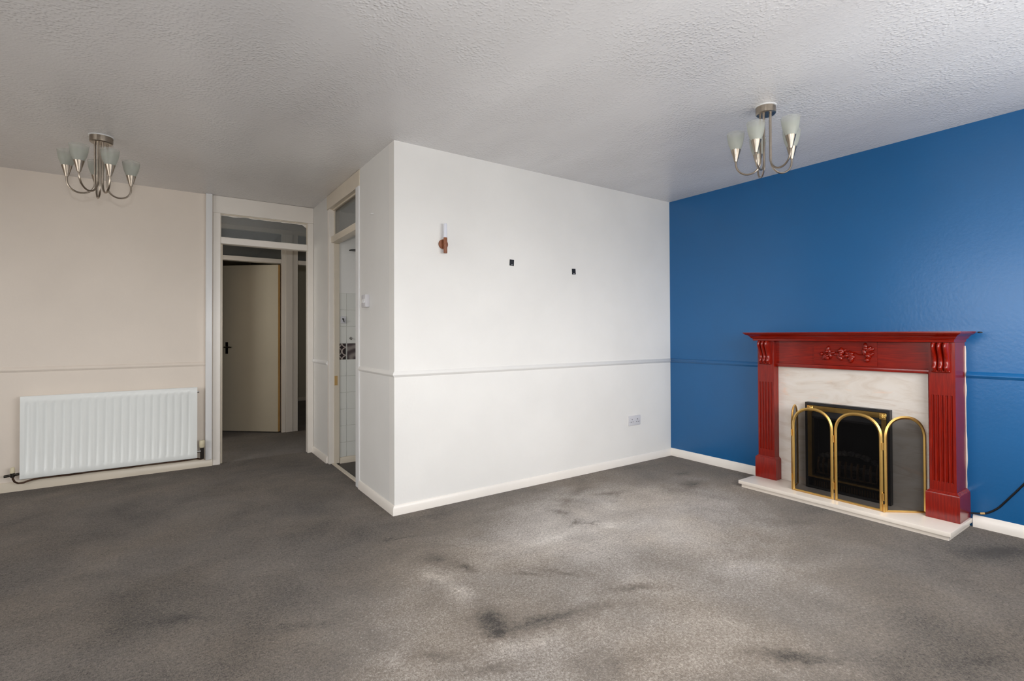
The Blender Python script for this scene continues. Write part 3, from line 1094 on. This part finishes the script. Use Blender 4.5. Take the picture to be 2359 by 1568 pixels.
# ------------------------------------------------------------------ radiator
r = thing('radiator', 'white fluted panel radiator on the cream wall left of the doorway', 'radiator', (-.31, 5.34, .10))
rx0, rx1, rz0, rz1, ry = -.850, .236, .097, .706, 5.292
b = bmesh.new()
NF = 21
xs = [(rx0, 0.0), (rx0 + .022, 0.0)]
pit = (rx1 - rx0 - .05) / NF
for k in range(NF):
    a = rx0 + .025 + k * pit
    xs += [(a + pit * .04, 0), (a + pit * .20, 1), (a + pit * .42, 1), (a + pit * .58, 0)]
xs += [(rx1 - .022, 0), (rx1, 0)]
zz = [(rz0, -.004, 0), (rz0 + .005, 0, 0), (rz0 + .045, 0, 0), (rz0 + .062, 0, 1), (rz1 - .066, 0, 1), (rz1 - .048, 0, 0), (rz1 - .005, 0, 0), (rz1, -.004, 0)]
rv = []
for z, ins, fl in zz:
    rv.append([b.verts.new((x, ry - ins + g_ * fl * .009, z)) for x, g_ in xs])
for i in range(len(rv) - 1):
    for k in range(len(xs) - 1):
        b.faces.new((rv[i][k], rv[i][k + 1], rv[i + 1][k + 1], rv[i + 1][k]))
bxv = rv[0] + [rv[-1][k] for k in range(len(xs))]
# back sheet and edges
bk = {}
for i in (0, len(rv) - 1):
    for k in (0, len(xs) - 1):
        co = rv[i][k].co
        bk[(i, k)] = b.verts.new((co.x, ry + .024, co.z))
K, I = len(xs) - 1, len(rv) - 1
b.faces.new([bk[(0, 0)], bk[(I, 0)], bk[(I, K)], bk[(0, K)]])
b.faces.new([rv[i][0] for i in range(I + 1)] + [bk[(I, 0)], bk[(0, 0)]])
b.faces.new([bk[(0, K)], bk[(I, K)]] + [rv[i][K] for i in range(I, -1, -1)])
b.faces.new([bk[(0, 0)], bk[(0, K)]] + [rv[0][k] for k in range(K, -1, -1)])
b.faces.new([rv[I][k] for k in range(K + 1)] + [bk[(I, K)], bk[(I, 0)]])
pn = obj('panel', b, 'radiator', r, smooth=70)
for x in (-.62, 0.0):
    obj('wall_bracket', B((x - .02, ry + .0245, .22), (x + .02, Y2 - .0005, .60)), 'radiator', r)
b = bmesh.new()
tube(b, [(rx1 - .002, ry + .014, .665), (rx1 + .014, ry + .014, .665)], .009, 10)
obj('bleed_valve', b, 'chrome', r)
# lockshield valve at the left end
b = bmesh.new()
tube(b, [(rx0 + .004, ry + .016, .138), (rx0 - .085, ry + .030, .128)], .0095, 10)
tube(b, [(rx0 - .040, ry + .022, .118), (rx0 - .040, ry + .022, .150)], .012, 10)
obj('valve_body', b, 'old_metal', r)
b = bmesh.new()
lathe(b, [(.014, 0), (.0145, .012), (.012, .036), (.008, .041)], (rx0 - .040, ry + .022, .149), 14)
obj('valve_cap', b, 'plastic_cream', r)['label'] = 'cream plastic cap on the left valve'
# thermostatic valve at the right end
b = bmesh.new()
tube(b, [(rx1 - .002, ry + .016, .150), (rx1 + .036, ry + .016, .152)], .010, 12)
obj('valve_body', b, 'chrome', r)
b = bmesh.new()
tube(b, [(rx1 + .036, ry + .016, .085), (rx1 + .036, ry + .016, .185)], .014, 12)
obj('valve_stem', b, 'old_metal', r)
b = bmesh.new()
lathe(b, [(.017, 0), (.021, .006), (.022, .050), (.019, .060), (.012, .064)], (rx1 + .036, ry + .016, .182), 18)
obj('thermostat_head', b, 'plastic_cream', r)['label'] = 'cream plastic thermostat head'
b = bmesh.new()
px, py = rx0 - .040, ry + .022
pp = [(px, py, .128), (px + .002, py, .105), (px + .010, py + .006, .082), (px + .028, py + .014, .066), (px + .052, py + .022, .064), (px + .085, py + .034, .073), (px + .13, py + .042, .079), (px + .20, py + .045, .080)]
for k in range(1, 9):
    pp.append((px + .20 + (rx1 + .036 - px - .24) * k / 8, py + .045, .079 - .003 * math.sin(k * 2.1)))
pp += [(rx1 + .030, py + .03, .075), (rx1 + .036, ry + .016, .086)]
tube(b, pp, .0065, 8)
obj('pipe', b, 'copper', r)

# ------------------------------------------------------------------ chandeliers
def chandelier(cx, cy, r_can, cups, zr, label, zbot):
    c = thing('ceiling_light', label, 'ceiling light', (cx, cy, H), 'five arm nickel ceiling lights')
    b = bmesh.new()
    lathe(b, [(r_can + .006, -.0005), (r_can + .006, -.005), (r_can, -.006)], (cx, cy, H), 32)
    obj('backplate', b, 'gloss_white', c)
    b = bmesh.new()
    lathe(b, [(r_can, -.0055), (r_can, -.040), (r_can - .005, -.045), (.012, -.045)], (cx, cy, H), 36)
    can = obj('canopy', b, 'nickel', c)
    b = bmesh.new()
    sx_, sy_ = cx + (r_can) * math.cos(-.3), cy + r_can * math.sin(-.3)
    tube(b, [(sx_ - .002, sy_, H - .016), (sx_ + .004, sy_ - .001, H - .016)], .004, 8)
    obj('screw', b, 'nickel', can)
    for (qx, qy) in cups:
        v = Vector((qx - cx, qy - cy, 0))
        R_ = v.length
        d = v.normalized()
        rs = min(.030, r_can * .55)
        u = (R_ - rs) / 2
        pts = [Vector((cx, cy, 0)) + d * rs + Vector((0, 0, H - .044))]
        zc = zbot + u * 1.05
        pts += [Vector((cx, cy, 0)) + d * rs + Vector((0, 0, z)) for z in (2.28, 2.18, zc + .03)]
        for k in range(0, 15):
            a = PI + PI * k / 14
            pts.append(Vector((cx, cy, 0)) + d * (rs + u + u * math.cos(a)) + Vector((0, 0, zc + u * 1.05 * math.sin(a))))
        pts.append(Vector((cx, cy, 0)) + d * R_ + Vector((0, 0, zr - .062)))
        b = bmesh.new()
        tube(b, pts, .0053, 8)
        arm = obj('arm', b, 'nickel', c)
        b = bmesh.new()
        lathe(b, [(.0085, -.066), (.0265, 0), (.0250, .0), (.012, -.03)], (qx, qy, zr), 22)
        obj('lamp_holder', b, 'nickel', arm)
        b = bmesh.new()
        pr_ = [(.020, -.012), (.0245, .0), (.031, .014), (.038, .034), (.0430, .058), (.0480, .094), (.0468, .094), (.0416, .058), (.0365, .034), (.0295, .014), (.018, -.010)]
        fine = []
        for (ra, za), (rb, zb) in zip(pr_, pr_[1:]):
            fine += [(ra + (rb - ra) * k / 4, za + (zb - za) * k / 4) for k in range(4)]
        lathe(b, fine + [pr_[-1]], (qx, qy, zr), 26, cap=False)
        o = obj('glass_shade', b, 'frosted', arm)
        at = o.data.attributes.new('clear', 'FLOAT', 'POINT')
        zz_ = [vv.co.z for vv in o.data.vertices]
        z0_, z1_ = min(zz_), max(zz_)
        at.data.foreach_set('value', [.14 + .60 * ((z - z0_) / (z1_ - z0_)) ** 1.3 for z in zz_])
    return c


chandelier(2.680, 1.528, .052, [(2.602, 1.663), (2.555, 1.513), (2.776, 1.633), (2.641, 1.370), (2.812, 1.454)], 2.182, 'brushed nickel five arm ceiling light hanging near the blue wall', 2.036)
chandelier(-.318, 4.196, .058, [(-.477, 4.191), (-.406, 4.030), (-.265, 4.030), (-.173, 4.232), (-.352, 4.345)], 2.185, 'brushed nickel five arm ceiling light above the radiator side of the room', 2.030)

# ------------------------------------------------------------------ wall fittings
t = thing('wall_lamp', 'wooden wall lamp with upright white tube on the white wall', 'wall lamp', (1.532, Y1, 1.763))
b = bmesh.new()
tube(b, [(1.532, Y1 - .0005, 1.763), (1.532, Y1 - .012, 1.763), (1.532, Y1 - .014, 1.763)], [.033, .033, .031], 26)
obj('back_disc', b, 'walnut', t)
b = bmesh.new()
tube(b, [(1.532, Y1 - .014, 1.763), (1.532, Y1 - .026, 1.763)], .008, 10)
obj('bracket', b, 'walnut', t)
b = bmesh.new()
lathe(b, [(.0115, 0), (.0125, .002), (.0125, .103), (.0118, .105)], (1.533, Y1 - .036, 1.699), 18)
obj('body', b, 'walnut', t)
b = bmesh.new()
lathe(b, [(.0118, 0), (.0118, .090), (.009, .096), (.003, .098)], (1.533, Y1 - .036, 1.804), 18)
obj('light_tube', b, 'tube_glass', t)


def pad(x, z, rot, label):
    b_ = bmesh.new()
    bx(b_, (-.019, -.004, -.023), (.019, -.0003, .023), .001)
    bmesh.ops.rotate(b_, verts=b_.verts, cent=(0, 0, 0), matrix=Matrix.Rotation(rot, 3, 'Y'))
    bmesh.ops.translate(b_, verts=b_.verts, vec=(x, Y1, z))
    o_ = tag(obj('adhesive_pad', b_, 'black', origin=(x, Y1, z)), label, 'adhesive pad', 'black adhesive pads on the white wall')
    s_ = bmesh.new()
    bx(s_, (x - .003, Y1 - .0052, z - .019), (x + .003, Y1 - .0041, z - .013))
    obj('pale_spot', s_, 'plastic', o_)
    return o_


pad(2.090, 1.682, .05, 'square black adhesive pad nearer the wooden wall lamp')
pad(2.692, 1.657, -.06, 'square black adhesive pad nearer the blue wall')

t = thing('wall_socket', 'white double plug socket low on the white wall', 'socket', (3.386, Y1, .379))
pl_ = obj('face_plate', B((3.312, Y1 - .010, .336), (3.460, Y1 - .0004, .423), .003, 2), 'plastic', t)
for cx_ in (3.352, 3.420):
    for dx, dz, w_, h_ in ((0, .012, .006, .010), (-.011, -.010, .009, .005), (.011, -.010, .009, .005)):
        obj('pin_hole', B((cx_ + dx - w_ / 2, Y1 - .0104, .378 + dz - h_ / 2), (cx_ + dx + w_ / 2, Y1 - .0098, .378 + dz + h_ / 2)), 'dark_hole', pl_, smooth=0)
for cx_ in (3.329, 3.443):
    obj('rocker', B((cx_ - .006, Y1 - .0135, .385), (cx_ + .006, Y1 - .0098, .407), .0015), 'plastic', pl_)
for cx_ in (3.325, 3.447):
    b = bmesh.new()
    tube(b, [(cx_, Y1 - .0099, .368), (cx_, Y1 - .0105, .368)], .003, 8)
    obj('screw', b, 'nickel', pl_)

t = thing('light_switch', 'white surface mounted double light switch beside the kitchen doorway', 'switch', (X2, 3.72, 1.395))
pb = obj('box', B((X2 - .030, 3.674, 1.350), (X2 - .0004, 3.764, 1.440), .003, 2), 'plastic', t)
for y in (3.703, 3.735):
    b = bmesh.new()
    loft(b, [[(X2 - .0298, y - .010, 1.38), (X2 - .0298, y + .010, 1.38), (X2 - .0298, y + .010, 1.41), (X2 - .0298, y - .010, 1.41)], [(X2 - .037, y - .009, 1.382), (X2 - .037, y + .009, 1.382), (X2 - .031, y + .009, 1.408), (X2 - .031, y - .009, 1.408)]])
    obj('rocker', b, 'gloss_white', pb, smooth=0)

b = bmesh.new()
tube(b, [(X2 + .0005, 3.585, 2.003), (X2 - .014, 3.590, 2.003), (X2 - .016, 3.612, 2.002), (X2 - .015, 3.618, 2.006)], .0032, 8)
tag(obj('wall_hook', b, 'gloss_white', origin=(X2, 3.59, 2.003)), 'tiny white hook high on the narrow wall beside the kitchen doorway', 'hook')

# black cable by the surround
cb = thing('cable', 'black cable running along the blue wall right of the fireplace', 'cable', (3.87, .95, .08))
pts = [(3.866, .949, .080), (3.868, .92, .085), (3.872, .885, .094), (3.874, .854, .114), (3.877, .825, .142), (3.878, .806, .168), (3.878, .759, .237), (3.878, .715, .303), (3.878, .66, .385), (3.878, .58, .49), (3.878, .47, .60), (3.878, .3, .70), (3.878, .1, .74)]
sm = []
for i in range(len(pts) - 1):
    p0, p1, p2, p3 = [Vector(pts[min(max(i + k, 0), len(pts) - 1)]) for k in (-1, 0, 1, 2)]
    for tt in (0, .33, .66):
        sm.append(.5 * ((2 * p1) + (-p0 + p2) * tt + (2 * p0 - 5 * p1 + 4 * p2 - p3) * tt ** 2 + (-p0 + 3 * p1 - 3 * p2 + p3) * tt ** 3))
sm.append(Vector(pts[-1]))
b = bmesh.new()
tube(b, sm, .0052, 8)
obj('sheath', b, 'rubber', cb)
b = bmesh.new()
tube(b, [(3.8690, .905, .0885), (3.8715, .885, .094)], .0060, 8)
obj('orange_glint', b, 'bare_wood', cb)['label'] = 'pale orange glint on the cable, built as a short sleeve'  # glint put in as a coloured sleeve round the cable

# torn paint beside the surround: a strip of bare plaster and a chip
rnd = random.Random(8)
b = bmesh.new()
L_, R2 = [], []
for k in range(41):
    z = .10 + .97 * k / 40
    L_.append(b.verts.new((X1 - .0012, .9725, z)))
    R2.append(b.verts.new((X1 - .0012, .9685 - .0055 * max(0, noise.noise((z * 14, .3, 0)) + .15), z)))
for k in range(40):
    b.faces.new((L_[k], L_[k + 1], R2[k + 1], R2[k]))
struct('trim_8', b, 'plaster', smooth=0)
b = bmesh.new()
loft(b, [[(X1 - .0006, .900 + .013 * math.cos(a), 1.150 + .0045 * math.sin(a)) for a in [2 * PI * k / 10 for k in range(10)]], [(X1 - .003, .900 + .008 * math.cos(a), 1.150 + .0025 * math.sin(a)) for a in [2 * PI * k / 10 for k in range(10)]]])
tag(obj('paint_chip', b, 'black', origin=(X1, .900, 1.15)), 'small dark torn paint chip beside the end of the mantel shelf', 'chip')
